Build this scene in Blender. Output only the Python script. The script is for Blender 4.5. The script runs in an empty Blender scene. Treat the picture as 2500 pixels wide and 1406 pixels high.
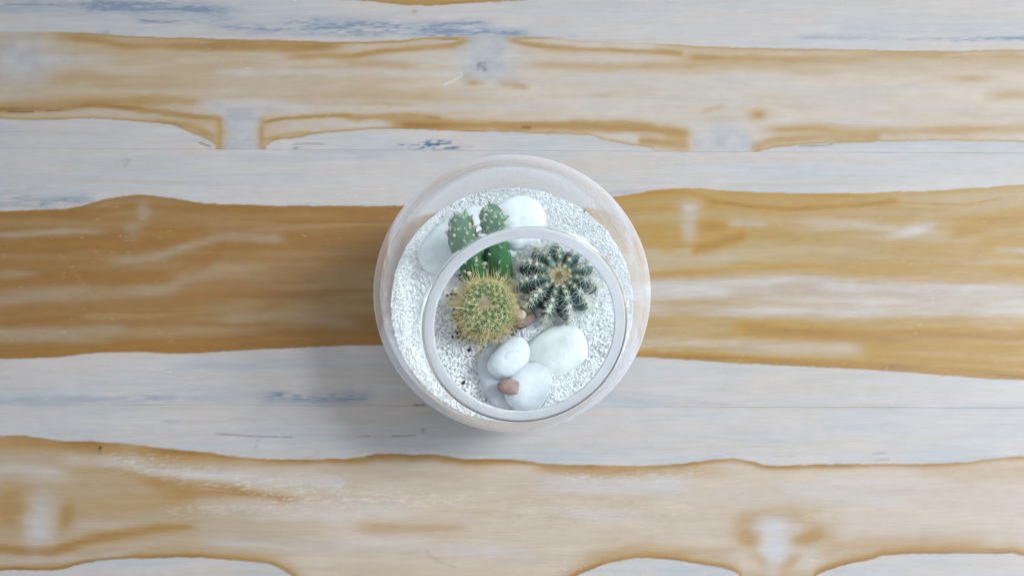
import bpy, math, random
import numpy as np
from mathutils import Vector, Matrix, Quaternion

random.seed(7)
rng = np.random.default_rng(7)
scene = bpy.context.scene
COL = scene.collection

# ------------------------------------------------------------------ camera
F = 1962.0                       # focal length in photo pixels (2500 wide)
D = 0.353                        # camera to bowl centre
CEN = Vector((0, 0, 0.052))      # centre of the glass globe
TILT = math.radians(16.0)
RC = Matrix.Rotation(TILT, 3, 'X')
def ray(u, v):
    return RC @ Vector(((u - 1250.0) / F, -(v - 703.0) / F, -1.0))
CAM = CEN - ray(1250, 716) * D
def at(u, v, z):
    d = ray(u, v); t = (z - CAM.z) / d.z
    return CAM + d * t
def project(x, y, z):
    m = np.array(RC.transposed())
    p = np.stack([x - CAM.x, y - CAM.y, z - CAM.z], -1) @ m.T
    return 1250.0 - F * p[..., 0] / p[..., 2], 703.0 + F * p[..., 1] / p[..., 2]
cd = bpy.data.cameras.new('camera')
cam = bpy.data.objects.new('camera', cd); COL.objects.link(cam)
cd.sensor_width = 36; cd.sensor_fit = 'HORIZONTAL'; cd.lens = F / 2500 * 36
cd.clip_start = 0.01; cd.clip_end = 20
cam.matrix_world = Matrix.Translation(CAM) @ RC.to_4x4()
scene.camera = cam

# ------------------------------------------------------------------ world and light
w = bpy.data.worlds.new('World'); scene.world = w; w.use_nodes = True
bg = w.node_tree.nodes['Background']
bg.inputs[0].default_value = (0.90, 0.96, 1.0, 1); bg.inputs[1].default_value = 0.80
def area(name, loc, target, sx, sy, power, color):
    l = bpy.data.lights.new(name, 'AREA'); l.shape = 'RECTANGLE'; l.size = sx; l.size_y = sy
    l.energy = power; l.color = color
    o = bpy.data.objects.new(name, l); COL.objects.link(o)
    o.location = loc
    o.rotation_euler = (Vector(target) - Vector(loc)).to_track_quat('-Z', 'Y').to_euler()
    return o
win = area('window_light', (1.0, 0.15, 0.70), (0.25, 0, 0), 0.75, 0.75, 2.6, (0.90, 0.965, 1.0)); win.data.spread = math.radians(30)
vs = scene.view_settings
vs.view_transform = 'Standard'; vs.look = 'None'; vs.exposure = 0.10; vs.gamma = 1.0
scene.cycles.max_bounces = 24; scene.cycles.transmission_bounces = 24
scene.cycles.glossy_bounces = 12; scene.cycles.diffuse_bounces = 5
scene.cycles.caustics_refractive = True; scene.cycles.caustics_reflective = True
scene.cycles.sample_clamp_indirect = 0.0; scene.cycles.blur_glossy = 0.0
scene.cycles.use_denoising = True

# ------------------------------------------------------------------ helpers
def s2l(c):
    return tuple(((x / 255) / 12.92 if x <= 10.3 else ((x / 255 + 0.055) / 1.055) ** 2.4) for x in c)
def L(*c):
    return np.array(s2l(c), dtype=np.float64)
def link(name, me, mat=None, parent=None):
    o = bpy.data.objects.new(name, me); COL.objects.link(o)
    if mat is not None and len(me.materials) == 0:
        for m in (mat if isinstance(mat, (list, tuple)) else [mat]):
            me.materials.append(m)
    if parent is not None: o.parent = parent
    return o
def thing(name, label, cat, loc=(0, 0, 0), group=None):
    o = bpy.data.objects.new(name, None); COL.objects.link(o)
    o.location = loc; o.empty_display_size = 0.005
    return tag(o, label, cat, group)
def tag(o, label=None, cat=None, group=None, kind=None):
    if label: o['label'] = label
    if cat: o['category'] = cat
    if group: o['group'] = group
    if kind: o['kind'] = kind
    return o
def mesh_np(name, V, Fc, smooth=True, mat_idx=None):
    """V (n,3), Fc (m,k) all faces of one size"""
    me = bpy.data.meshes.new(name)
    V = np.asarray(V, dtype=np.float32); Fc = np.asarray(Fc, dtype=np.int32)
    k = Fc.shape[1]
    me.vertices.add(len(V)); me.vertices.foreach_set('co', V.ravel())
    me.loops.add(Fc.size); me.loops.foreach_set('vertex_index', Fc.ravel())
    me.polygons.add(len(Fc)); me.polygons.foreach_set('loop_start', np.arange(0, Fc.size, k, dtype=np.int32))
    me.update(calc_edges=True)
    me.polygons.foreach_set('use_smooth', np.full(len(Fc), smooth))
    if mat_idx is not None: me.polygons.foreach_set('material_index', np.asarray(mat_idx, dtype=np.int32))
    me.validate(); me.update()
    return me
def color_attr(me, name, rgb):
    a = me.attributes.new(name, 'FLOAT_COLOR', 'POINT')
    c = np.ones((len(rgb), 4), dtype=np.float32); c[:, :3] = rgb
    a.data.foreach_set('color', c.ravel())

_lat = rng.random((256, 256))
def vnoise(x, y, seed=0):
    x = x + seed * 37.17; y = y + seed * 91.73
    xi = np.floor(x).astype(int); yi = np.floor(y).astype(int)
    fx = x - xi; fy = y - yi
    fx = fx * fx * fx * (fx * (fx * 6 - 15) + 10); fy = fy * fy * fy * (fy * (fy * 6 - 15) + 10)
    g = lambda i, j: _lat[i & 255, j & 255]
    return (g(xi, yi) * (1 - fx) + g(xi + 1, yi) * fx) * (1 - fy) + (g(xi, yi + 1) * (1 - fx) + g(xi + 1, yi + 1) * fx) * fy
def fbm(x, y, seed=0, n=4):
    s = 0; a = 0.5; t = 0
    for i in range(n):
        s = s + a * vnoise(x, y, seed + i * 3); t += a
        a *= 0.55; x = x * 2.03; y = y * 2.03
    return s / t - 0.5

class N:
    """small node-tree helper"""
    def __init__(s, name):
        s.m = bpy.data.materials.new(name); s.m.use_nodes = True
        s.t = s.m.node_tree; s.t.nodes.clear()
        s.out = s.t.nodes.new('ShaderNodeOutputMaterial')
    def n(s, typ, **kw):
        nd = s.t.nodes.new(typ)
        for k, v in kw.items():
            if k.startswith('i_'):
                key = k[2:].replace('_', ' ')
                nd.inputs[key].default_value = v
            else: setattr(nd, k, v)
        return nd
    def l(s, a, b): s.t.links.new(a, b)
    def bsdf(s, **kw):
        b = s.n('ShaderNodeBsdfPrincipled')
        for k, v in kw.items(): b.inputs[k].default_value = v
        s.l(b.outputs[0], s.out.inputs[0]); return b
def noise_mix(nm, c1, c2, scale, vec=None, detail=4, lo=0.35, hi=0.65):
    t = nm.n('ShaderNodeTexNoise'); t.inputs['Scale'].default_value = scale; t.inputs['Detail'].default_value = detail
    if vec is not None: nm.l(vec, t.inputs['Vector'])
    r = nm.n('ShaderNodeValToRGB')
    r.color_ramp.elements[0].position = lo; r.color_ramp.elements[0].color = (*c1, 1)
    r.color_ramp.elements[1].position = hi; r.color_ramp.elements[1].color = (*c2, 1)
    nm.l(t.outputs['Fac'], r.inputs[0])
    return r.outputs[0], t.outputs['Fac']
def simple(name, c1, c2, scale, rough=0.7, bump=0.0, bscale=None, spec=0.3, **kw):
    nm = N(name); co = nm.n('ShaderNodeTexCoord').outputs['Object']
    col, fac = noise_mix(nm, s2l(c1), s2l(c2), scale, co)
    b = nm.bsdf(Roughness=rough, **kw); b.inputs['Specular IOR Level'].default_value = spec
    nm.l(col, b.inputs['Base Color'])
    if bump:
        t = nm.n('ShaderNodeTexNoise'); t.inputs['Scale'].default_value = bscale or scale * 3; t.inputs['Detail'].default_value = 6
        nm.l(co, t.inputs['Vector'])
        bp = nm.n('ShaderNodeBump'); bp.inputs['Strength'].default_value = bump; bp.inputs['Distance'].default_value = 0.0004
        nm.l(t.outputs['Fac'], bp.inputs['Height']); nm.l(bp.outputs[0], b.inputs['Normal'])
    return nm.m

# ------------------------------------------------------------------ wooden table
def wood_mat():
    nm = N('whitewashed_wood')
    at_ = nm.n('ShaderNodeAttribute', attribute_name='paint')
    co = nm.n('ShaderNodeTexCoord').outputs['Object']
    def stretched(sx, sy, detail, seed=0.0, rough=0.6):
        mp = nm.n('ShaderNodeMapping'); mp.inputs['Scale'].default_value = (sx, sy, 1); mp.inputs['Location'].default_value = (seed, seed, 0)
        nm.l(co, mp.inputs['Vector'])
        t = nm.n('ShaderNodeTexNoise'); t.inputs['Scale'].default_value = 1; t.inputs['Detail'].default_value = detail
        t.inputs['Roughness'].default_value = rough
        nm.l(mp.outputs[0], t.inputs['Vector']); return t.outputs['Fac']
    fib = stretched(55, 1500, 4, 1.3); med = stretched(22, 260, 4, 5.1); grit = stretched(1600, 3200, 2, 9.7)
    def mr(f, a, b, c, d):
        m = nm.n('ShaderNodeMapRange'); nm.l(f, m.inputs[0])
        for i, v in enumerate((a, b, c, d)): m.inputs[i + 1].default_value = v
        return m.outputs[0]
    def mul(c, f):
        m = nm.n('ShaderNodeMix', data_type='RGBA', blend_type='MULTIPLY'); m.inputs[0].default_value = 1
        nm.l(c, m.inputs[6]); nm.l(f, m.inputs[7]); return m.outputs[2]
    c = mul(at_.outputs['Color'], mr(fib, 0.3, 0.7, 0.97, 1.03))
    c = mul(c, mr(med, 0.3, 0.7, 0.97, 1.03))
    c = mul(c, mr(grit, 0.3, 0.7, 0.95, 1.05))
    # pale dashes where the white filler sits in the open pores, small dark pores
    pore = stretched(260, 1900, 2, 3.3, 0.5)
    mask = stretched(14, 40, 2, 7.9)
    pw = nm.n('ShaderNodeMath', operation='MULTIPLY'); nm.l(mr(pore, 0.67, 0.74, 0, 0.38), pw.inputs[0]); nm.l(mr(mask, 0.54, 0.7, 0, 1), pw.inputs[1])
    mx = nm.n('ShaderNodeMix', data_type='RGBA'); nm.l(pw.outputs[0], mx.inputs[0]); nm.l(c, mx.inputs[6])
    mx.inputs[7].default_value = (*s2l((226, 222, 212)), 1); c = mx.outputs[2]
    pore2 = stretched(150, 1700, 2, 13.3, 0.5); mask2 = stretched(20, 50, 2, 17.9)
    pd = nm.n('ShaderNodeMath', operation='MULTIPLY'); nm.l(mr(pore2, 0.70, 0.75, 0, 0.45), pd.inputs[0]); nm.l(mr(mask2, 0.52, 0.68, 0, 1), pd.inputs[1])
    mx = nm.n('ShaderNodeMix', data_type='RGBA'); nm.l(pd.outputs[0], mx.inputs[0]); nm.l(c, mx.inputs[6])
    mx.inputs[7].default_value = (*s2l((95, 92, 95)), 1); c = mx.outputs[2]
    b = nm.bsdf(Roughness=0.5); b.inputs['Specular IOR Level'].default_value = 0.35
    nm.l(c, b.inputs['Base Color']); nm.l(mr(med, 0.3, 0.7, 0.42, 0.6), b.inputs['Roughness'])
    bp = nm.n('ShaderNodeBump'); bp.inputs['Strength'].default_value = 0.25; bp.inputs['Distance'].default_value = 0.0003
    nm.l(fib, bp.inputs['Height']); nm.l(bp.outputs[0], b.inputs['Normal'])
    return nm.m

def curve(pts):
    p = np.array(pts, dtype=float); x, y = p[:, 0], p[:, 1]
    h = np.diff(x); d = np.diff(y) / h
    m = np.zeros_like(y); m[0] = d[0]; m[-1] = d[-1]
    m[1:-1] = np.where(d[:-1] * d[1:] > 0, 2 * d[:-1] * d[1:] / (d[:-1] + d[1:] + 1e-12), 0)
    def f(u):
        u = np.clip(u, x[0], x[-1]); i = np.clip(np.searchsorted(x, u) - 1, 0, len(x) - 2)
        t = (u - x[i]) / h[i]
        return ((1 + 2 * t) * (1 - t) ** 2 * y[i] + t * (1 - t) ** 2 * h[i] * m[i] + t * t * (3 - 2 * t) * y[i + 1] + t * t * (t - 1) * h[i] * m[i + 1])
    return f
def sst(a, b, x):
    t = np.clip((x - a) / (b - a), 0, 1); return t * t * (3 - 2 * t)

C1 = curve([(-500, 85), (0, 79), (100, 78), (210, 80), (260, 86), (330, 89), (420, 92), (560, 96), (700, 100), (833, 103), (960, 100), (1050, 92), (1120, 90), (1180, 89), (1230, 91), (1290, 91), (1330, 91), (1400, 98), (1500, 103), (1667, 110), (1700, 113), (1900, 119), (2050, 121), (2300, 125), (2500, 122), (3000, 118)])
C2 = curve([(-500, 285), (0, 291), (70, 294), (150, 292), (210, 290), (290, 295), (400, 303), (425, 307), (450, 318), (490, 335), (515, 347), (525, 357), (532, 372), (640, 372), (655, 353), (670, 344), (720, 338), (800, 324), (833, 322), (930, 315), (1000, 316), (1100, 321), (1250, 324), (1370, 329), (1440, 332), (1480, 343), (1540, 355), (1590, 363), (1603, 377), (1832, 377), (1860, 369), (1900, 361), (2000, 353), (2100, 349), (2300, 345), (2440, 346), (2500, 348), (3000, 352)])
C3 = curve([(-500, 522), (0, 515), (90, 512), (160, 509), (210, 500), (255, 487), (300, 479), (350, 476), (400, 481), (460, 490), (530, 498), (620, 501), (750, 502), (950, 502), (1150, 498), (1350, 492), (1500, 480), (1560, 472), (1620, 462), (1690, 459), (1750, 464), (1900, 471), (2050, 472), (2200, 468), (2330, 462), (2500, 451), (3000, 440)])
C4 = curve([(-500, 884), (0, 877), (130, 873), (240, 862), (340, 860), (390, 863), (470, 863), (560, 857), (650, 853), (750, 848), (833, 845), (920, 843), (1100, 848), (1300, 860), (1540, 872), (1600, 874), (1666, 878), (1800, 887), (2000, 897), (2170, 906), (2350, 920), (2500, 929), (3000, 950)])
C5 = curve([(-500, 1060), (0, 1063), (50, 1063), (100, 1068), (150, 1075), (230, 1077), (290, 1081), (400, 1093), (500, 1103), (560, 1112), (620, 1119), (700, 1121), (833, 1119), (880, 1115), (930, 1107), (980, 1107), (1010, 1110), (1050, 1108), (1090, 1112), (1130, 1119), (1240, 1121), (1290, 1125), (1330, 1132), (1450, 1135), (1550, 1136), (1667, 1131), (1740, 1122), (1790, 1118), (1830, 1123), (1870, 1134), (1900, 1136), (2000, 1132), (2200, 1132), (2350, 1127), (2420, 1119), (2500, 1114), (3000, 1110)])
C6 = curve([(-500, 1400), (0, 1392), (140, 1391), (190, 1378), (250, 1368), (330, 1363), (480, 1361), (570, 1367), (650, 1375), (680, 1385), (720, 1410), (760, 1440), (1340, 1440), (1400, 1408), (1450, 1387), (1500, 1371), (1560, 1362), (1650, 1367), (1700, 1376), (1770, 1388), (1800, 1400), (1820, 1425), (1980, 1425), (1990, 1408), (2010, 1395), (2060, 1379), (2130, 1365), (2160, 1355), (2300, 1351), (2420, 1352), (2470, 1350), (2500, 1357), (3000, 1360)])
SEAM1 = ((0, 362), (2500, 374.5)); SEAM2 = ((0, 987.5), (2500, 995.5))

WHITE = L(202, 205, 208); BLUEW = L(191, 200, 207); PINKW = L(205, 201, 200); CREAM = L(209, 200, 187); TAN = L(193, 175, 145)
HONEY = L(186, 154, 96); AMBER = L(164, 122, 56); BROWN = L(134, 92, 36); BLUE = L(136, 157, 180); DEEP = L(88, 118, 158)

class Paint:
    def __init__(s, u, v):
        s.u, s.v = u, v
        s.wob = fbm(u / 90, v / 26, 11, 3) * 12 + fbm(u / 48, v / 3.6, 15, 3) * 5 + fbm(u / 14, v / 9, 16, 2) * 3
        s.brk = 0.7 * fbm(u / 130, (v + 15 * fbm(u / 200, v / 60, 14, 2)) / 13, 12, 3)
    def stroke(s, pts, hw, a, soft=60):
        """weight of a soft horizontal streak along a poly-line"""
        p = np.array(pts, dtype=float); x = p[:, 0]
        c = curve(pts)(s.u) if len(pts) > 1 else p[0, 1]
        lo, hi = x[0], x[-1]
        e = np.ones_like(s.u)
        if lo > 0: e = e * sst(lo - soft * .6, lo + soft * .6, s.u)
        if hi < 2500: e = e * (1 - sst(hi - soft * .6, hi + soft * .6, s.u))
        d = (s.v + s.wob * min(1, hw / 12) - c) / hw
        return np.clip(a * np.exp(-np.abs(d) ** 2.2) * e * (1 + 0.9 * s.brk), 0, 1)
    def spot(s, cu, cv, ru, rv, a, rot=0, sharp=2.2):
        r = math.radians(rot); du = s.u - cu; dv = s.v - cv
        x = (du * math.cos(r) - dv * math.sin(r)) / ru; y = (du * math.sin(r) + dv * math.cos(r)) / rv
        rr = np.sqrt(x * x + y * y) * (1 + 0.5 * fbm(s.u / 45, s.v / 25, 21, 3))
        return np.clip(a * np.exp(-rr ** sharp), 0, 1)

def lerp(a, b, t):
    return a + (b - a) * t[..., None]
HONEY_A = L(192, 164, 116)
def stainmap(base, s, honey=None):
    c = lerp(base, HONEY if honey is None else honey, np.clip(s / 0.55, 0, 1))
    c = lerp(c, AMBER, np.clip((s - 0.5) / 0.45, 0, 1) * .85)
    return lerp(c, BROWN, np.clip((s - 0.86) / 0.3, 0, 1) * 0.8)
def comb(ws):
    r = 1.0
    for w_ in ws: r = r * (1 - w_)
    return 1 - r

def paint(u, v):
    P = Paint(u, v); S = P.stroke; E = P.spot
    jig = fbm(u / 55, v / 300, 2, 3) * 3.0 + fbm(u / 11, v / 9, 3, 2) * 2.6 + fbm(u / 40, v / 3, 4, 2) * 1.4            # boundaries are never quite smooth
    vv = v + jig
    vw = v + 22 * fbm(u / 260, v / 80, 34, 3); g1 = fbm(u / 520, vw / 19, 31, 3); g2 = fbm(u / 200, vw / 30, 32, 3); g3 = fbm(u / 700, vw / 52, 33, 3)
    one = np.ones_like(u)
    # ---- sapwood: washed white, faintly blue / pink / cream in long streaks
    sap = lerp(lerp(np.broadcast_to(WHITE, u.shape + (3,)), BLUEW, np.clip(0.35 + 2.2 * g3, 0, 1)), PINKW, np.clip(0.3 - 2.4 * g2, 0, 0.9))
    sap = lerp(sap, CREAM, np.clip(1.5 * g1, 0, 0.5))
    grey = sap * (1 - 0.10 * np.clip(1.6 * np.abs(g1) + g2, 0, 1)[..., None])
    g4 = fbm(u / 60, v / 3.4, 35, 3); g5 = fbm(u / 26, v / 14, 36, 3)
    sap = grey * (1 + 0.10 * g4 + 0.08 * g5)[..., None]
    bl = comb([S([(-200, 10), (150, 16), (330, 20), (520, 20)], 20, .45), S([(200, 12), (400, 18), (580, 32)], 17, .75), S([(330, 50), (430, 54), (530, 52)], 6, .75, 30),
               S([(240, 80), (270, 80)], 7, .6, 20), S([(520, 62), (650, 70), (760, 74)], 9, .7), S([(700, 62), (833, 66), (1000, 70), (1120, 71), (1190, 70)], 19, 1.0),
               S([(1050, 84), (1180, 80), (1280, 80)], 11, .75), S([(480, 82), (900, 86), (1400, 90)], 6, .35),
               S([(1950, 92), (2120, 95), (2250, 96)], 5, .5), S([(2280, 94), (2400, 95), (2600, 93)], 6, .95),
               S([(2050, 70), (2300, 72), (2500, 70)], 18, .2), S([(0, 12), (150, 14)], 4, .5),
               S([(0, 325), (300, 330)], 8, .2), S([(0, 475), (100, 490), (230, 488)], 14, .6), S([(-100, 505), (60, 500), (150, 500)], 8, .55), S([(1480, 473), (1560, 467), (1620, 462)], 5, .5, 30),
               S([(-100, 975), (150, 978), (420, 974)], 10, .45), S([(640, 968), (730, 970), (860, 972), (900, 970)], 15, .85, 40), S([(330, 960), (430, 975), (560, 976)], 8, .3),
               S([(1560, 982), (1800, 985)], 8, .3), S([(1640, 365), (1750, 362), (1830, 365)], 12, .3), S([(400, 1028), (440, 1030)], 4, .4, 12)])
    bl = np.clip(bl * 1.15, 0, 1) * np.clip(0.9 + 2.0 * fbm(u / 90, v / 11, 41, 3) + 2.0 * fbm(u / 22, v / 2.8, 42, 3), 0.05, 1.25)
    sap = lerp(sap, BLUE, np.clip(bl, 0, 1) * 0.72)
    sap = lerp(sap, DEEP, np.clip((bl - 0.78) * 1.2, 0, 0.35))
    # the ink-blue splash above the bowl
    sp = comb([E(1064, 354, 38, 11, 1.0), E(1035, 361, 26, 4, .8), E(1095, 361, 30, 4, .8), E(978, 354, 12, 2.5, .8), E(1012, 353, 10, 2.5, .7), E(1150, 357, 10, 2, .5)])
    sp = sp * sst(0.0, 0.16, fbm(u / 16, v / 3.6, 51, 3) + 0.10 * sp)
    sap = lerp(sap, L(78, 112, 152), np.clip(sp * 1.25, 0, 1))
    out = sap.copy()

    # ---- plank A, heartwood
    tA = sst(700, 1500, u)
    base = lerp(lerp(np.broadcast_to(TAN, u.shape + (3,)), CREAM, np.clip(0.15 + 0.72 * tA + 1.6 * g2 + 0.9 * g3, 0, 1)), L(201, 202, 203), np.clip(.30 * tA + 2.2 * g3 + 1.2 * g1, 0, .75))
    d1 = vv - C1(u); d2 = C2(u) - vv
    a = comb([0.05 + 0.5 * np.clip(g1, -0.1, 0.5) * (1 - 0.5 * tA),
              .80 * np.exp(-(d1 / 6) ** 2) * sst(60, 180, u) * (1 - 0.6 * sst(1330, 1360, u) * (1 - sst(1500, 1700, u))),
              .80 * np.exp(-(d2 / 5.5) ** 2),
              S([(130, 88), (230, 97), (330, 112), (560, 113), (833, 114)], 13, .75), S([(700, 137), (833, 137), (950, 125), (1090, 112), (1160, 96)], 9, .7),
              S([(833, 152), (1010, 162)], 15, .35), S([(110, 192), (300, 196)], 11, .35), S([(230, 212), (420, 215)], 8, .25), S([(0, 270), (130, 266), (240, 258), (330, 267), (450, 281), (536, 290)], 8, .75),
              S([(0, 262), (240, 245), (420, 246), (520, 258)], 15, .55), S([(380, 298), (470, 312), (530, 342)], 11, .6, 20), S([(645, 298), (690, 290), (760, 284), (860, 282)], 6, .75, 10),
              S([(640, 340), (690, 332), (760, 325)], 6, .4, 20),
              S([(833, 287), (1000, 286), (1080, 290)], 11, .6), S([(960, 304), (1200, 308), (1400, 306), (1560, 310), (1680, 325)], 15, .9), S([(1560, 340), (1620, 350), (1680, 356)], 15, .75, 20),
              S([(1620, 320), (1680, 335)], 22, .5, 20), S([(880, 253), (1010, 255)], 7, .45),
              E(1157, 203, 22, 9, .65), S([(1220, 203), (1290, 216)], 9, .5, 25), S([(1232, 95), (1290, 108), (1400, 119), (1550, 124), (1667, 131)], 8, .8, 14),
              S([(1300, 160), (1500, 163), (1700, 160)], 11, .4), S([(1667, 142), (1800, 143), (2000, 144), (2200, 139), (2400, 141), (2600, 141)], 13, .55), S([(1680, 150), (2000, 165), (2500, 162)], 22, .3),
              S([(1690, 142), (1760, 141)], 6, .5, 30), E(2375, 193, 45, 9, .5), S([(2420, 232), (2500, 228), (2700, 228)], 14, .55), E(1852, 280, 26, 17, .75), S([(1710, 278), (1770, 260)], 8, .3, 20),
              S([(1870, 320), (2000, 317), (2200, 322), (2600, 316)], 15, .6), S([(1830, 362), (1900, 346), (2000, 338), (2150, 336)], 13, .6, 20),
              .6 * np.exp(-((u - 537) / 8) ** 2) * sst(270, 292, v), .6 * np.exp(-((u - 638) / 8) ** 2) * sst(275, 298, v), E(1835, 363, 22, 12, .6)])
    hA = stainmap(base, np.clip(a, 0, 1) * (1.02 - .2 * tA), L(186, 160, 114))
    k1n = 16 * fbm(u / 60, v / 28, 62, 3); k1f = 34 * (1 - sst(252, 292, v)) - 9 * np.exp(-((v - 322) / 26) ** 2) + 4
    knot1 = sst(534 - k1f, 562 - k1f * .6, u + k1n) * (1 - sst(616 + k1f * .6, 646 + k1f, u + k1n)) * sst(244, 284, v + k1n)
    kn2w = sst(312, 350, v) * 26
    k2n = 40 * fbm(u / 45, v / 24, 63, 3)
    knot2 = sst(1694 - kn2w, 1732 - kn2w, u + k2n * .7) * (1 - sst(1794 + kn2w, 1838 + kn2w, u + k2n * .7)) * sst(272, 345, v + k2n)
    knT = 40 + 46 * sst(98, 150, v) - 30 * sst(160, 210, v) + 50 * fbm(u / 50, v / 26, 64, 3)
    knotT = sst(1190 - knT - 34, 1190 - knT * .4, u) * (1 - sst(1190 + knT * .4, 1190 + knT + 34, u)) * (1 - sst(168, 222, v))
    p = comb([E(40, 150, 95, 66, .9), S([(80, 150), (160, 150), (280, 152)], 18, .7), S([(530, 176), (700, 176), (833, 178), (1110, 181)], 10, .7), S([(480, 262), (590, 258), (760, 264)], 12, .8, 30),
              E(590, 258, 110, 16, .8), S([(700, 264), (1000, 262), (1300, 264), (1667, 272)], 9, .6), S([(1100, 225), (1250, 232), (1480, 222)], 12, .5), S([(1330, 106), (1450, 112), (1600, 116)], 6, .7, 16),
              S([(1390, 192), (1667, 196), (1950, 195)], 14, .65), S([(1290, 140), (1500, 142), (1600, 145)], 9, .4), S([(1990, 262), (2500, 266)], 18, .4), S([(1667, 225), (2000, 210)], 16, .35),
              .95 * knot1, .9 * knot2, .92 * knotT, S([(700, 310), (790, 305), (830, 308)], 7, .5 , 25), S([(500, 310), (525, 318)], 6, .4, 10)])
    kw = lerp(np.broadcast_to(L(196, 199, 203), u.shape + (3,)), L(178, 185, 193), np.clip(.45 + 2.4 * fbm(u / 34, v / 26, 61, 4), 0, 1))
    kw = lerp(kw, CREAM, np.clip(0.6 - knot1 - knot2 - knotT - E(45, 150, 120, 75, 1.2), 0, 1))
    hA = lerp(hA, kw, np.clip(p * (1 + .5 * P.brk), 0, 1)); hA = hA * (1 + .06 * g4 + .10 * g5)[..., None]
    mA = sst(-1.6, 2.2, d1) * sst(-1.6, 2.2, d2)
    mA = np.maximum(mA, knot1 * sst(290, 300, v)); mA = np.maximum(mA, knot2 * sst(330, 340, v))
    seam1 = SEAM1[0][1] + (SEAM1[1][1] - SEAM1[0][1]) * u / 2500
    seam2 = SEAM2[0][1] + (SEAM2[1][1] - SEAM2[0][1]) * u / 2500
    # brown sliver along the top edge
    cT = curve([(-500, -40), (780, -12), (840, 0), (900, 4), (1000, 14), (1050, 15), (1110, 11), (1280, 1), (1340, -10), (3000, -40)])(u)
    dT = cT - vv
    top = stainmap(lerp(np.broadcast_to(TAN, u.shape + (3,)), CREAM, np.clip(.4 + g2, 0, 1)), np.clip(comb([.55 * np.exp(-(dT / 60) ** 2), .7 * np.exp(-(dT / 4) ** 2)]) + g1 * .5, 0, 1))
    out = lerp(out, hA, np.where(v < seam1, mA, 0)); out = lerp(out, top, np.where(v < 60, sst(-1.6, 2.2, dT), 0))

    # ---- plank B, heartwood
    tB = sst(900, 1600, u)
    base = lerp(np.broadcast_to(L(156, 122, 72), u.shape + (3,)), L(179, 154, 97), tB)
    g1b = fbm(u / 640, vw / 36, 37, 3)
    base = lerp(base, lerp(np.broadcast_to(L(162, 130, 90), u.shape + (3,)), L(186, 160, 124), tB), np.clip(2.2 * g2, 0, .55))
    base = lerp(base, lerp(np.broadcast_to(L(170, 148, 108), u.shape + (3,)), L(194, 180, 150), tB), np.clip(2.0 * g1b + 0.7 * g1 + 0.5 * g3, 0, .5))
    d3 = vv - C3(u); d4 = C4(u) - vv
    a = comb([0.45 * np.exp(-(d3 / 12) ** 2), .75 * np.exp(-(d4 / 10) ** 2), 0.14 + 1.0 * np.clip(-g1b - .3 * g1, -0.14, 0.5),
              S([(-100, 527), (200, 522), (350, 503), (500, 512), (960, 518)], 11, .45), S([(690, 543), (833, 541), (1000, 541)], 4, .6), S([(-100, 612), (150, 601), (250, 590), (310, 606)], 16, .65), S([(330, 572), (430, 576), (500, 580)], 17, .65, 20),
              S([(-100, 705), (100, 686), (200, 676), (400, 676), (490, 648), (540, 610)], 18, .6), S([(270, 785), (420, 775), (600, 760), (700, 740)], 10, .3), S([(-100, 870), (150, 860), (300, 846), (430, 842), (600, 833), (760, 826), (1000, 826)], 13, .85),
              S([(-100, 800), (100, 780), (200, 765)], 9, .4), S([(560, 560), (800, 560)], 20, .25),
              S([(1730, 488), (1850, 508), (1950, 511), (2050, 505), (2160, 493), (2190, 488)], 8, .75, 30), S([(2180, 492), (2260, 497), (2350, 500), (2440, 486)], 4, .4, 20), S([(1550, 475), (1640, 466), (1700, 475), (1740, 490)], 10, .5),
              E(1740, 551, 50, 18, .75), S([(1690, 610), (1750, 596), (1820, 578)], 15, .8, 20), S([(2320, 575), (2400, 550), (2500, 530), (2700, 520)], 22, .65), S([(2380, 590), (2500, 585), (2700, 585)], 16, .6),
              S([(1580, 672), (1750, 662), (1950, 652), (2300, 655), (2600, 660)], 11, .45), S([(1950, 478), (2130, 480)], 6, .4), S([(1800, 798), (1950, 815), (2100, 822), (2300, 815), (2600, 822)], 22, .75), S([(1900, 808), (2050, 811)], 5, .4), S([(2100, 860), (2300, 880), (2600, 890)], 18, .5),
              S([(1500, 862), (1600, 866), (1800, 876), (2000, 886), (2170, 895), (2500, 918)], 12, .8), S([(1580, 560), (1650, 610)], 30, .35)])
    hB = stainmap(base, np.clip(a, 0, 1), lerp(np.broadcast_to(L(152, 110, 52), u.shape + (3,)), L(184, 146, 66), tB)); hB = hB * (1.04 - 0.04 * tB)[..., None]
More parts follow.
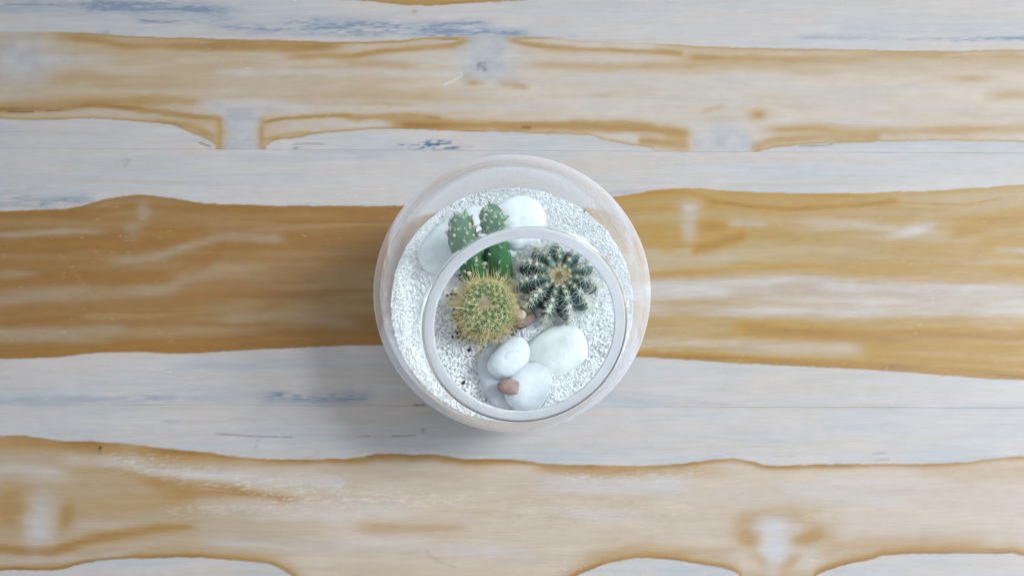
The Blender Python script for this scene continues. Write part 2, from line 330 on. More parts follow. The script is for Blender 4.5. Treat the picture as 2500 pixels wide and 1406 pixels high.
    p = comb([S([(-100, 577), (100, 569), (180, 563), (250, 563)], 9, .62), E(350, 518, 15, 26, .75, 12), E(325, 560, 26, 22, .45), S([(270, 640), (380, 627), (480, 592), (560, 577), (690, 583)], 13, .52, 40),
              S([(-100, 745), (100, 722), (250, 716), (400, 709), (450, 690)], 17, .5), S([(-100, 672), (80, 670)], 10, .4), S([(-100, 818), (150, 811), (300, 805)], 14, .65), S([(540, 775), (650, 772), (860, 790)], 16, .45), S([(620, 560), (780, 556)], 6, .3), S([(430, 680), (560, 660), (650, 672)], 22, .3),
              E(1683, 515, 24, 28, .75), E(1682, 562, 18, 24, .6), E(2235, 563, 50, 14, .95, 14), S([(1780, 545), (1870, 547)], 7, .5, 30), S([(1960, 548), (2150, 552), (2200, 555)], 13, .35), S([(2440, 612), (2500, 612), (2600, 612)], 8, .7),
              S([(1500, 705), (1700, 699), (1900, 694), (2150, 702), (2600, 712)], 21, 1.0), S([(1500, 725), (1800, 715), (2200, 735), (2600, 745)], 20, .75), S([(1500, 760), (1800, 755), (2100, 760), (2600, 756)], 17, .7), S([(1500, 838), (1750, 838), (1950, 845), (2100, 852)], 14, .5), S([(1580, 635), (1800, 630)], 14, .3),
              S([(1700, 770), (1950, 765)], 8, .5)])
    kw = lerp(np.broadcast_to(L(172, 154, 128), u.shape + (3,)), L(206, 204, 202), np.clip(tB * (0.75 + g2), 0, 1))
    hB = lerp(hB, kw, np.clip(p * (1.3 - .3 * tB) * (1 + .5 * P.brk), 0, 1)); hB = hB * (1 + .06 * g4 + .13 * g5)[..., None]
    mB = sst(-1.6, 2.4, d3) * sst(-1.6, 2.4, d4)
    out = lerp(out, hB, np.where((v >= seam1) & (v < seam2), mB, 0))

    # ---- plank C
    d5 = vv - C5(u); d6 = C6(u) - vv
    tC = sst(350, 1000, u)
    base = lerp(np.broadcast_to(L(188, 172, 146), u.shape + (3,)), L(208, 197, 182), np.clip(tC + 1.4 * g2, 0, 1))
    base = lerp(base, L(206, 206, 206), np.clip(0.3 * sst(1300, 2000, u) + 1.8 * g1, 0, .8))
    wide = 11 + 20 * (1 - sst(300, 760, u)) + 6 * sst(760, 900, u) * (1 - sst(1150, 1300, u))
    edge_v = 1 + 1.6 * fbm(u / 120, v / 300, 66, 2)
    a = comb([.78 * np.exp(-(d5 / wide) ** 2) * np.clip(edge_v, .4, 1.25), .72 * np.exp(-(d5 / 5) ** 2) * np.clip(edge_v, .5, 1.3), 1.0 * np.exp(-(np.maximum(d6 - 2, 0) / (7 + 3 * sst(1900, 2000, u))) ** 2) * np.clip(.95 + .5 * (edge_v - 1), .7, 1), .42 * np.exp(-(d6 / 26) ** 2), 0.08 + .5 * np.clip(g1, -.1, .5) * (1 - .4 * tC),
              S([(-100, 1090), (100, 1085), (300, 1098), (520, 1112)], 14, .35), S([(200, 1128), (300, 1146), (400, 1185), (520, 1206), (620, 1202)], 16, .5), S([(380, 1168), (470, 1180), (560, 1195), (720, 1220)], 12, .5), S([(180, 1160), (330, 1180), (480, 1210)], 34, .3), S([(150, 1235), (300, 1225), (470, 1215)], 26, .28),
              E(28, 1245, 60, 60, .62), E(160, 1262, 20, 38, .65, -15), E(80, 1195, 90, 18, .28), S([(-100, 1332), (60, 1345), (110, 1348), (160, 1337), (250, 1312), (350, 1297), (470, 1283)], 14, .72), S([(880, 1290), (1130, 1290)], 15, .3), S([(140, 1255), (300, 1245), (500, 1212)], 16, .22),
              S([(1560, 1150), (1750, 1152)], 12, .3), S([(1320, 1146), (1560, 1150)], 11, .5), E(1835, 1316, 45, 22, .55), E(1965, 1315, 52, 16, .55, 8), E(1900, 1256, 90, 22, .42), E(1990, 1295, 45, 30, .35), E(1820, 1280, 30, 28, .35), E(1862, 1368, 40, 16, .35, -35), E(1930, 1370, 34, 16, .4, 35), S([(2000, 1340), (2150, 1325), (2400, 1322)], 22, .3),
              S([(2250, 1145), (2600, 1150)], 25, .2), S([(1700, 1345), (1800, 1350)], 16, .2), S([(1420, 1360), (1560, 1340), (1700, 1345)], 16, .2)])
    hC = stainmap(base, np.clip(a, 0, 1), L(182, 152, 104))
    p = comb([S([(-100, 1148), (60, 1150), (150, 1160)], 16, .5), S([(160, 1118), (300, 1134), (420, 1152), (560, 1166), (840, 1180)], 16, .65, 40), S([(500, 1240), (800, 1250), (1000, 1240)], 22, .35), E(100, 1222, 36, 34, .5), E(96, 1282, 36, 50, .92), S([(500, 1322), (900, 1330), (1300, 1350)], 18, .5), S([(0, 1368), (180, 1362), (320, 1345)], 8, .4), S([(1330, 1180), (1500, 1190), (1667, 1185)], 20, .7),
              S([(1380, 1250), (1560, 1262)], 14, .5), E(1888, 1286, 40, 30, .95), E(1890, 1336, 38, 36, 1.0, 0, 3), S([(1870, 1390), (1900, 1395)], 20, .6, 30), S([(1900, 1185), (2000, 1200), (2200, 1225)], 16, .5), S([(2000, 1170), (2300, 1180)], 16, .4)])
    kw = lerp(np.broadcast_to(L(201, 197, 192), u.shape + (3,)), L(205, 206, 211), np.clip(.2 + tC * .6 + g2 * 2 + E(96, 1280, 60, 80, .7) + E(1890, 1320, 60, 70, .7), 0, 1))
    hC = lerp(hC, kw, np.clip(p * (1 + .6 * P.brk), 0, 1)); hC = hC * (1 + .07 * g4 + .10 * g5)[..., None]
    fl = sst(.10, .22, fbm(u / 13, v / 2.6, 67, 2)) * np.clip(comb([S([(260, 1125), (420, 1150), (620, 1180), (850, 1190)], 26, .8), S([(640, 1225), (900, 1215), (1150, 1225)], 24, .8), S([(1350, 1160), (1550, 1168), (1720, 1160)], 16, .8), S([(560, 1107), (760, 1117), (900, 1112)], 6, .6), S([(1200, 1250), (1700, 1250)], 40, .35), S([(400, 1250), (640, 1240), (900, 1260)], 20, .4)]) * 1.2, 0, 1)
    hC = lerp(hC, L(222, 219, 212), fl * .6)
    mC = sst(-1.6, 2.4, d5) * sst(-1.6, 2.4, d6)
    out = lerp(out, hC, np.where(v >= seam2, mC, 0))

    # ---- small marks: knot check, scratch, pin hole, hairline cracks, pen-thin dark fibres
    def seg(pts, wd, col, k):
        nonlocal out
        m = np.zeros_like(u)
        for (x0, y0), (x1, y1) in zip(pts, pts[1:]):
            dx, dy = x1 - x0, y1 - y0; t = np.clip(((u - x0) * dx + (v - y0) * dy) / (dx * dx + dy * dy + 1e-9), 0, 1)
            m = np.maximum(m, np.exp(-((u - x0 - t * dx) ** 2 + (v - y0 - t * dy) ** 2) / wd ** 2))
        out = lerp(out, np.array(col), np.clip(m * k, 0, 1))
    GREY = L(112, 110, 118)
    seg([(1168, 172), (1167, 158)], 3, GREY, .4); seg([(1170, 156), (1184, 171)], 4.5, L(100, 98, 104), .55); seg([(1186, 172), (1186, 156)], 3, GREY, .35); seg([(1174, 153), (1184, 154)], 3, GREY, .4)
    seg([(1084, 207), (1105, 199), (1124, 189), (1127, 182), (1124, 171)], 2.2, L(226, 226, 226), .8)
    out = lerp(out, L(150, 146, 150), E(1140, 186, 18, 12, .35)); out = lerp(out, L(120, 108, 105), E(1012, 29, 5, 4, .5))
    seg([(244, 1091), (244, 1093)], 3.4, L(40, 30, 25), 1); seg([(245, 1098), (244, 1108)], 2.2, L(110, 85, 60), .6)
    seg([(530, 1059), (570, 1061), (630, 1065), (680, 1066)], 1.8, L(120, 116, 120), .7); seg([(690, 1066), (714, 1066)], 1.8, L(120, 116, 120), .6)
    seg([(632, 1074), (620, 1100)], 1.8, GREY, .3); seg([(22, 273), (60, 274), (80, 273)], 1.8, L(105, 80, 45), .8); seg([(115, 271), (150, 269)], 1.8, L(105, 80, 45), .7)
    seg([(488, 349), (512, 357)], 2, L(95, 75, 50), .8); seg([(715, 352), (750, 351), (790, 352)], 1.6, L(110, 100, 95), .7); E1 = E(722, 362, 6, 3, .8); out = lerp(out, L(90, 110, 135), E1)
    seg([(1276, 311), (1296, 312)], 2.6, L(110, 72, 28), .8); seg([(1075, 97), (1118, 96)], 2, L(120, 90, 45), .6); seg([(1046, 287), (1072, 289)], 2.4, L(140, 105, 50), .6)
    seg([(1950, 358), (2030, 354)], 1.5, L(110, 90, 60), .7); seg([(870, 1066), (905, 1064)], 1.5, GREY, .5); seg([(955, 1064), (1012, 1063)], 1.5, L(95, 85, 88), .7); E2 = E(1033, 1050, 5, 5, .7); out = lerp(out, L(130, 126, 132), E2)
    seg([(1040, 1345), (1070, 1370), (1115, 1385)], 2, GREY, .35); seg([(300, 392), (316, 390), (305, 405)], 4, L(165, 160, 160), .4); seg([(2130, 1107), (2160, 1106)], 2.2, GREY, .4); seg([(2140, 1123), (2168, 1121)], 2, GREY, .4)
    seg([(600, 1360 + 20), (640, 1385), (655, 1390)], 2.2, L(95, 70, 45), .0)
    seg([(1010, 988.6), (1035, 988)], 2.4, L(70, 66, 70), .7); seg([(145, 620), (200, 690), (235, 730)], 1.4, L(190, 160, 115), .35)
    # gold dust caught in the filler
    sp = rng.random((220, 2)); 
    for (x, y) in np.concatenate([np.stack([rng.uniform(0, 420, 30), rng.uniform(490, 860, 30)], 1), np.stack([rng.uniform(1700, 2480, 60), rng.uniform(480, 910, 60)], 1)]):
        i = np.abs(u - x) < 14
        if not i.any(): continue
        m = np.exp(-((u[i] - x) / 3.6) ** 2 - ((v[i] - y) / 1.9) ** 2) * rng.uniform(.15, .5)
        out[i] = out[i] + (L(228, 204, 150) - out[i]) * m[:, None]
    return np.clip(out * np.array([0.552, 0.520, 0.510]), 0.004, 0.9)

def seam_line(seam):
    a = at(seam[0][0], seam[0][1], 0); b = at(seam[1][0], seam[1][1], 0)
    k = (b.y - a.y) / (b.x - a.x); return lambda x: a.y + k * (x - a.x)
WOOD = wood_mat()
table = thing('wooden_table', 'whitewashed wooden tabletop of long planks with honey brown heartwood and blue stains', 'table')
def plank(ylo, yhi, x0, x1, nx, ny, label):
    gap = 0.00002; ed = 0.00018; th = 0.028
    xs = np.linspace(x0, x1, nx)
    ts = np.concatenate([[0.0], np.linspace(0, 1, ny), [1.0]])
    lo = np.array([ylo(x) + gap for x in xs]); hi = np.array([yhi(x) - gap for x in xs])
    X = np.broadcast_to(xs, (ny + 2, nx)).copy()
    Y = lo + (hi - lo) * ts[:, None]
    Y[1] += ed; Y[-2] -= ed
    Z = np.zeros_like(X); Z[0] = -ed * 0.6; Z[-1] = -ed * 0.6
    Y = np.concatenate([Y[:1], Y, Y[-1:]]); X = np.concatenate([X[:1], X, X[-1:]]); Z = np.concatenate([np.full((1, nx), -th), Z, np.full((1, nx), -th)])
    rows = ny + 4
    idx = np.arange(rows * nx).reshape(rows, nx)
    Fc = np.stack([idx[:-1, :-1], idx[:-1, 1:], idx[1:, 1:], idx[1:, :-1]], -1).reshape(-1, 4)
    bot = np.array([[idx[0, 0], idx[-1, 0], idx[-1, -1], idx[0, -1]]])
    V = np.stack([X, Y, Z], -1).reshape(-1, 3)
    me = mesh_np('plank', V, np.concatenate([Fc, bot]), smooth=False)
    u, v = project(V[:, 0], V[:, 1], np.zeros(len(V)))
    color_attr(me, 'paint', paint(u, v))
    o = link('plank', me, WOOD, table)
    tag(o, label=label)
s1, s2 = seam_line(SEAM1), seam_line(SEAM2)
yt = at(1250, -330, 0).y; yb = at(1250, 1706, 0).y
plank(lambda x: yb, s2, -0.36, 0.36, 560, 250, 'plank with thin amber grain lines and two pale knots')
plank(s2, s1, -0.36, 0.36, 560, 270, 'plank with a broad honey brown heart')
plank(s1, lambda x: yt, -0.36, 0.36, 560, 250, 'plank with blue stained edge and pale knots')

# ------------------------------------------------------------------ glass bowl
R_OUT, R_IN = 0.0600, 0.0572
R_RIM = 0.0391
H_RIM = math.sqrt(R_OUT ** 2 - R_RIM ** 2)
NRM = (RC @ Vector((0.115, -0.283, 0.952))).normalized()
QR = Vector((0, 0, 1)).rotation_difference(NRM).to_matrix()
def glass_mat(name, rough=0.0, color=(0.985, 0.99, 0.99)):
    nm = N(name); g = nm.n('ShaderNodeBsdfGlass'); g.inputs['Color'].default_value = (*color, 1)
    g.inputs['Roughness'].default_value = rough; g.inputs['IOR'].default_value = 1.48
    lw = nm.n('ShaderNodeLayerWeight'); lw.inputs['Blend'].default_value = 0.5
    pw = nm.n('ShaderNodeMath', operation='POWER'); nm.l(lw.outputs['Facing'], pw.inputs[0]); pw.inputs[1].default_value = 3.4
    mr = nm.n('ShaderNodeMapRange'); nm.l(pw.outputs[0], mr.inputs[0]); mr.inputs[3].default_value = 0.004; mr.inputs[4].default_value = 0.52
    d = nm.n('ShaderNodeBsdfDiffuse'); d.inputs['Color'].default_value = (0.72, 0.75, 0.88, 1)  # lavender haze mixed in towards grazing edges, standing in for reflected light
    mx = nm.n('ShaderNodeMixShader'); nm.l(mr.outputs[0], mx.inputs[0]); nm.l(g.outputs[0], mx.inputs[1]); nm.l(d.outputs[0], mx.inputs[2])
    nm.l(mx.outputs[0], nm.out.inputs[0]); return nm.m
def rim_mat():
    nm = N('ground_glass_rim'); g = nm.n('ShaderNodeBsdfGlass'); g.inputs['Color'].default_value = (0.97, 0.975, 0.985, 1)
    g.inputs['Roughness'].default_value = 0.2; g.inputs['IOR'].default_value = 1.48
    d = nm.n('ShaderNodeBsdfDiffuse'); d.inputs['Color'].default_value = (0.72, 0.745, 0.78, 1)
    co = nm.n('ShaderNodeTexCoord').outputs['Object']
    t = nm.n('ShaderNodeTexNoise'); t.inputs['Scale'].default_value = 60; nm.l(co, t.inputs['Vector'])
    mr = nm.n('ShaderNodeMapRange'); nm.l(t.outputs['Fac'], mr.inputs[0]); mr.inputs[3].default_value = 0.36; mr.inputs[4].default_value = 0.48
    mx = nm.n('ShaderNodeMixShader'); nm.l(mr.outputs[0], mx.inputs[0]); nm.l(g.outputs[0], mx.inputs[1]); nm.l(d.outputs[0], mx.inputs[2])
    nm.l(mx.outputs[0], nm.out.inputs[0]); return nm.m
def revolve(prof, nphi):
    """closed profile [(r, h)] about +z, turned to the rim axis, about CEN"""
    prof = np.array(prof); n = len(prof)
    ph = np.linspace(0, 2 * math.pi, nphi, endpoint=False)
    V = np.stack([prof[None, :, 0] * np.cos(ph)[:, None], prof[None, :, 0] * np.sin(ph)[:, None], np.broadcast_to(prof[None, :, 1], (nphi, n))], -1).reshape(-1, 3)
    V = V @ np.array(QR).T + np.array(CEN)
    return V, n
def loft(nphi, n, close):
    i = np.arange(nphi)[:, None]; j = np.arange(n if close else n - 1)[None, :]
    a = i * n + j; b = ((i + 1) % nphi) * n + j; c = ((i + 1) % nphi) * n + (j + 1) % n; d = i * n + (j + 1) % n
    return np.stack([a, b, c, d], -1).reshape(-1, 4)
bowl = thing('glass_bowl', 'round clear glass terrarium bowl with a slanted opening on the wooden table', 'bowl')
t0 = math.asin(R_RIM / R_OUT) + 0.011
nth = 110
th = np.linspace(t0, math.pi - 0.004, nth)
rin0 = math.acos(min(1, (R_OUT * math.cos(t0)) / R_IN))
thi = np.linspace(math.pi - 0.004, rin0, nth)
prof = [(R_OUT * math.sin(t), R_OUT * math.cos(t)) for t in th] + [(R_IN * math.sin(t), R_IN * math.cos(t)) for t in thi]
V, n = revolve(prof, 192)
Fc = loft(192, n, True)
isin = np.tile(np.concatenate([np.zeros(nth, bool), np.ones(nth, bool)]), 192)
z = V[:, 2]; fl = np.where(isin, 0.0042, 0.0003)
k = 0.0012
V[:, 2] = fl + (np.sqrt((z - fl) ** 2 + k * k) + (z - fl)) / 2
me = mesh_np('globe', V, Fc[:, ::-1]); link('globe', me, glass_mat('edge_haze_glass'), bowl)
hb = R_OUT * math.cos(t0) + 0.00006; ro = R_OUT * math.sin(t0); ri = R_IN * math.sin(rin0)
rr = 0.0006; ht = H_RIM + 0.0002
pr = [(ro - 0.0001, hb), (R_RIM + 0.0001, ht - rr)]
pr += [(R_RIM + 0.0001 - rr + rr * math.cos(a), ht - rr + rr * math.sin(a)) for a in np.linspace(0.3, math.pi / 2, 6)]
pr += [(ri - 0.0002 + rr - rr * math.sin(a), ht - rr + rr * math.cos(a)) for a in np.linspace(0, math.pi / 2 - .3, 6)]
pr += [(ri - 0.0002, ht - rr), (ri + 0.0001, hb)]
V, n = revolve(pr, 192)
me = mesh_np('rim', V, loft(192, n, True)); link('rim', me, rim_mat(), bowl)

# ------------------------------------------------------------------ white gravel
ZS = CEN.z - 0.0096
def zs(x, y):
    return ZS + 0.0007 - 0.036 * np.asarray(y) + 0.0016 * fbm(np.asarray(x) * 45 + 3, np.asarray(y) * 45 + 5, 71, 3) * 2
def ico():
    p = (1 + 5 ** .5) / 2
    v = np.array([(-1, p, 0), (1, p, 0), (-1, -p, 0), (1, -p, 0), (0, -1, p), (0, 1, p), (0, -1, -p), (0, 1, -p), (p, 0, -1), (p, 0, 1), (-p, 0, -1), (-p, 0, 1)]) / math.sqrt(1 + p * p)
    f = np.array([(0, 11, 5), (0, 5, 1), (0, 1, 7), (0, 7, 10), (0, 10, 11), (1, 5, 9), (5, 11, 4), (11, 10, 2), (10, 7, 6), (7, 1, 8), (3, 9, 4), (3, 4, 2), (3, 2, 6), (3, 6, 8), (3, 8, 9), (4, 9, 5), (2, 4, 11), (6, 2, 10), (8, 6, 7), (9, 8, 1)])
    return v, f
IV, IF = ico()
def grains(cen, size, stretch=(0.65, 1.3)):
    n = len(cen)
    q = rng.normal(size=(n, 4)); q /= np.linalg.norm(q, axis=1)[:, None]
    a, b, c, d = q.T
    Rm = np.stack([np.stack([1 - 2 * (c * c + d * d), 2 * (b * c - a * d), 2 * (b * d + a * c)], -1), np.stack([2 * (b * c + a * d), 1 - 2 * (b * b + d * d), 2 * (c * d - a * b)], -1), np.stack([2 * (b * d - a * c), 2 * (c * d + a * b), 1 - 2 * (b * b + c * c)], -1)], 1)
    sc = rng.uniform(*stretch, size=(n, 1, 3)) * size[:, None, None]
    vv_ = IV[None] * rng.uniform(0.72, 1.22, size=(n, 12, 1)) * sc
    vv_ = np.einsum('nij,nkj->nki', Rm, vv_) + cen[:, None, :]
    ff = IF[None] + (np.arange(n) * 12)[:, None, None]
    return vv_.reshape(-1, 3), ff.reshape(-1, 3)
def gravel_mat():
    nm = N('white_grit'); a_ = nm.n('ShaderNodeAttribute', attribute_name='paint')
    b = nm.bsdf(Roughness=0.55); b.inputs['Specular IOR Level'].default_value = 0.4
    nm.l(a_.outputs['Color'], b.inputs['Base Color'])
    return nm.m
RB = R_IN - 0.0003
rs = math.sqrt(RB ** 2 - (ZS - CEN.z) ** 2)
# bed: top sheet and the body that fills the glass below it
nr, na = 40, 128
V = []; ph = np.linspace(0, 2 * math.pi, na, endpoint=False)
for i in range(nr):
    r = (rs - 0.0007) * (i + .02) / (nr - 1)
    r = min(r, rs - 0.0007)
    x, y = r * np.cos(ph), r * np.sin(ph)
    V.append(np.stack([x, y, zs(x, y) - 0.0006], -1))
for zc in np.linspace(ZS - 0.0015, 0.0056, 24):
    r = math.sqrt(max(RB ** 2 - (zc - CEN.z) ** 2, 1e-8)) - 0.0004
    V.append(np.stack([r * np.cos(ph), r * np.sin(ph), np.full(na, zc)], -1))
V.append(np.stack([0.001 * np.cos(ph), 0.001 * np.sin(ph), np.full(na, 0.0056)], -1))
rows = len(V); V = np.concatenate(V)
i = np.arange(rows - 1)[:, None]; j = np.arange(na)[None]
bq = np.stack([i * na + j, (i + 1) * na + j, (i + 1) * na + (j + 1) % na, i * na + (j + 1) % na], -1).reshape(-1, 4)
bt = np.concatenate([bq[:, [0, 1, 2]], bq[:, [0, 2, 3]]])
NG = 22000
rr_ = (rs - 0.0009) * np.sqrt(rng.random(NG)); aa = rng.uniform(0, 2 * math.pi, NG)
gx, gy = rr_ * np.cos(aa), rr_ * np.sin(aa)
gs = rng.uniform(0.00036, 0.00082, NG)
gc = np.stack([gx, gy, zs(gx, gy) + rng.uniform(-0.0004, 0.00025, NG)], -1)
NW = 6500
aw = rng.uniform(0, 2 * math.pi, NW); zw = ZS + 0.0005 - 0.036 * rs * np.sin(aw) - 0.024 * rng.random(NW) ** 1.2
sw = rng.uniform(0.00042, 0.00085, NW)
rw = np.sqrt(RB ** 2 - (zw - CEN.z) ** 2) - sw * 1.15
gw = np.stack([rw * np.cos(aw), rw * np.sin(aw), zw], -1)
G1, F1 = grains(np.concatenate([gc, gw]), np.concatenate([gs, sw]))
me = mesh_np('white_gravel', np.concatenate([V, G1]), np.concatenate([bt[:, ::-1] , F1 + len(V)]), smooth=False)
val = np.repeat(np.clip(rng.normal(0.67, 0.05, NG + NW), 0.42, 0.80), 12)
dk = np.repeat(rng.random(NG + NW) < 0.012, 12); val = np.where(dk, 0.4, val)
rgb = np.concatenate([np.tile([0.66, 0.69, 0.71], (len(V), 1)), val[:, None] * np.array([0.95, 1.0, 1.03])])
color_attr(me, 'paint', np.clip(rgb, 0, 0.95))
tag(link('white_gravel', me, gravel_mat()), 'bed of fine white gravel filling the lower half of the glass bowl', 'gravel', kind='stuff')

# dark soil crumbs working up through the gravel beside the golden cactus
pts = []
for (u, v, su, sv, n) in [(1104, 717, 7, 8, 10), (1116, 790, 8, 22, 26), (1130, 822, 12, 8, 16), (1252, 808, 9, 16, 18), (1180, 830, 30, 6, 14), (1130, 690, 8, 20, 10)]:
    for _ in range(n):
        p = at(u + random.gauss(0, su), v + random.gauss(0, sv), ZS); pts.append((p.x, p.y, float(zs(p.x, p.y)) + random.uniform(0.0002, 0.0011)))
G1, F1 = grains(np.array(pts), rng.uniform(0.0003, 0.00075, len(pts)))
SOIL = simple('dark_soil', (38, 28, 26), (66, 50, 42), 900, 0.9)
tag(link('soil_crumbs', mesh_np('soil_crumbs', G1, F1, smooth=False), SOIL), 'dark brown soil crumbs on the gravel beside the golden spined cactus', 'soil', kind='stuff')
for (u, v, s, lab) in [(1147, 858, .0009, 'black grit speck on the gravel below the golden cactus'), (1133, 936, .0008, 'black grit speck on the gravel left of the grey crescent stone'), (1431, 513, .0008, 'black grit speck at the gravel edge behind the dark cactus')]:
    p = at(u, v, ZS); G1, F1 = grains(np.zeros((1, 3)), np.array([s]), (0.7, 1.2))
    o = tag(link('black_grit', mesh_np('black_grit', G1, F1, smooth=False), SOIL), lab, 'grit', 'loose black grit')
    o.location = (p.x, p.y, float(zs(p.x, p.y)) + 0.0009)

# ------------------------------------------------------------------ stones
def stone_mesh(name, a, b, c, seed, sup=2.3, kidney=0.0, egg=0.0, amp=0.03, flat_end=None, ns=56, nt=36):
    ph = np.linspace(0, 2 * math.pi, ns, endpoint=False); tt = np.linspace(0, math.pi, nt)
    T, Pp = np.meshgrid(tt, ph, indexing='ij')
    d = np.stack([np.sin(T) * np.cos(Pp), np.sin(T) * np.sin(Pp), np.cos(T)], -1)
    k_ = (np.abs(d) ** sup).sum(-1) ** (-1 / sup)
    rad = k_ * (1 + amp * 2 * (fbm(d[..., 0] * 1.6 + 5, d[..., 1] * 1.6 + d[..., 2] * 1.3 + 5, seed, 3)))
    P_ = d * rad[..., None]
    x, y, z_ = P_[..., 0], P_[..., 1], P_[..., 2]
    y = y * (1 + egg * x)
    y = y + kidney * (x * x - 0.4)
    if flat_end is not None: x = np.minimum(x, flat_end + 0.04 * fbm(y * 3, z_ * 3, seed + 4, 3))
    V = np.stack([x * a, y * b, z_ * c], -1).reshape(-1, 3)
    i = np.arange(nt - 1)[:, None]; j = np.arange(ns)[None]
    Fq = np.stack([i * ns + j, (i + 1) * ns + j, (i + 1) * ns + (j + 1) % ns, i * ns + (j + 1) % ns], -1).reshape(-1, 4)
    me = mesh_np(name, V, Fq)
    return me
S_WHITE = simple('white_stone', (186, 196, 203), (204, 212, 218), 130, 0.65, 0.7, 420)
S_GREY = simple('grey_stone', (158, 166, 176), (178, 185, 193), 160, 0.65, 0.45, 700)
S_PINK = simple('pink_stone', (128, 108, 104), (150, 130, 126), 250, 0.6, 0.3, 900)
S_BEIGE = simple('beige_stone', (168, 152, 141), (186, 171, 160), 250, 0.55, 0.2, 900)
S_BREAK = simple('broken_pink_stone', (150, 124, 117), (184, 158, 150), 700, 0.8, 0.8, 1500)
S_DARK = simple('dark_pit', (50, 48, 52), (80, 78, 82), 900, 0.9)
def pitted():
    nm = N('pitted_stone'); co = nm.n('ShaderNodeTexCoord').outputs['Object']
    col, fac = noise_mix(nm, s2l((170, 178, 178)), s2l((192, 199, 199)), 110, co)
    v = nm.n('ShaderNodeTexVoronoi'); v.inputs['Scale'].default_value = 620; nm.l(co, v.inputs['Vector'])
    r = nm.n('ShaderNodeMapRange'); nm.l(v.outputs['Distance'], r.inputs[0]); r.inputs[1].default_value = 0.10; r.inputs[2].default_value = 0.22; r.inputs[3].default_value = 1; r.inputs[4].default_value = 0
    wn = nm.n('ShaderNodeTexNoise'); wn.inputs['Scale'].default_value = 420; nm.l(co, wn.inputs['Vector'])
    r2 = nm.n('ShaderNodeMapRange'); nm.l(wn.outputs['Fac'], r2.inputs[0]); r2.inputs[1].default_value = 0.55; r2.inputs[2].default_value = 0.66
    mm = nm.n('ShaderNodeMath', operation='MULTIPLY'); nm.l(r.outputs[0], mm.inputs[0]); nm.l(r2.outputs[0], mm.inputs[1])
    m2 = nm.n('ShaderNodeMath', operation='MULTIPLY'); nm.l(mm.outputs[0], m2.inputs[0]); m2.inputs[1].default_value = 0.75
    mx = nm.n('ShaderNodeMix', data_type='RGBA'); nm.l(m2.outputs[0], mx.inputs[0]); nm.l(col, mx.inputs[6]); mx.inputs[7].default_value = (*s2l((120, 118, 116)), 1)
    b = nm.bsdf(Roughness=0.7); nm.l(mx.outputs[2], b.inputs['Base Color'])
    t = nm.n('ShaderNodeTexNoise'); t.inputs['Scale'].default_value = 700; t.inputs['Detail'].default_value = 6; nm.l(co, t.inputs['Vector'])
    sub = nm.n('ShaderNodeMath', operation='SUBTRACT'); nm.l(t.outputs['Fac'], sub.inputs[0]); nm.l(mm.outputs[0], sub.inputs[1])
    bp = nm.n('ShaderNodeBump'); bp.inputs['Strength'].default_value = 0.5; bp.inputs['Distance'].default_value = 0.0004
    nm.l(sub.outputs[0], bp.inputs['Height']); nm.l(bp.outputs[0], b.inputs['Normal'])
    return nm.m
S_PIT = pitted()
PX = 5.42e3                      # photo pixels per metre at the gravel
def stone(name, label, u, v, a, b, rot, c, dz, mat, seed, tilt=(0, 0), cat='stone', group='smooth stones laid on the gravel', parent=None, **kw):
    p = at(u, v, ZS + dz); p = at(u, v, float(zs(p.x, p.y)) + dz)
    me = stone_mesh(name, a / PX, b / PX, c, seed, **kw)
    o = link(name, me, mat, parent)
    o.location = p
    o.rotation_euler = (Matrix.Rotation(math.radians(rot), 3, 'Z') @ Matrix.Rotation(math.radians(tilt[0]), 3, 'X') @ Matrix.Rotation(math.radians(tilt[1]), 3, 'Y')).to_euler()
    if parent is None: tag(o, label, cat, group)
    return o
stone('flat_stone', 'large flat white stone half buried behind the twin stemmed cactus', 1118, 590, 112, 66, 36, .0042, .0012, S_WHITE, 81, sup=2.5, egg=.12)
stone('lumpy_stone', 'lumpy white stone at the very back, right of the upright cactus stems', 1268, 540, 70, 66, 40, .0058, .0020, S_WHITE, 85, sup=2.2, amp=.10, tilt=(8, 0), egg=-.1)
stone('small_stone', 'small rounded white stone peeking out behind the left cactus stem', 1120, 528, 15, 13, 60, .003, .0050, S_WHITE, 88)
stone('pitted_stone', 'broad pitted white stone lying below the dark ribbed cactus', 1352, 861, 84, 59, 28, .0036, .0010, S_PIT, 91, sup=2.15, egg=.10)
stone('crescent_stone', 'flat grey white stone showing as a crescent under the kidney shaped stone', 1226, 918, 78, 52, 108, .0034, .0014, S_GREY, 95, sup=2.5)
oval = stone('oval_stone', 'smooth oval white stone at the front, touching the pink pebble', 1290, 944, 60, 49, 62, .0064, .0058, S_WHITE, 99, sup=2.25, egg=-.06)
bean = stone('kidney_stone', 'kidney shaped white stone with a chipped nub, resting on the grey stone', 1244, 874, 56, 39, 48, .0062, .0078, S_WHITE, 103, sup=2.25, kidney=.20)
p = at(1247, 866, bean.location.z + .0058)
nub = link('chip', stone_mesh('chip', .0030, .0015, .0008, 107), S_WHITE, None); nub.parent = bean
bean_m = Matrix.Translation(bean.location) @ bean.rotation_euler.to_matrix().to_4x4()
nub.matrix_parent_inverse = bean_m.inverted(); nub.location = p; nub.rotation_euler = (0, 0, math.radians(28))
pit = link('pit', stone_mesh('pit', .0011, .0003, .0003, 109), S_DARK, None); pit.parent = bean
p = at(1260, 861, bean.location.z + .0058); pit.matrix_parent_inverse = bean_m.inverted(); pit.location = p; pit.rotation_euler = (0, 0, math.radians(50))
peb = stone('pink_pebble', 'pink pebble with a broken end wedged between the white front stones', 1245, 945, 29, 17.5, -8, .0031, .0098, S_PINK, 113, tilt=(0, -4), cat='pebble', group='pinkish pebbles', sup=2.5, flat_end=.70)
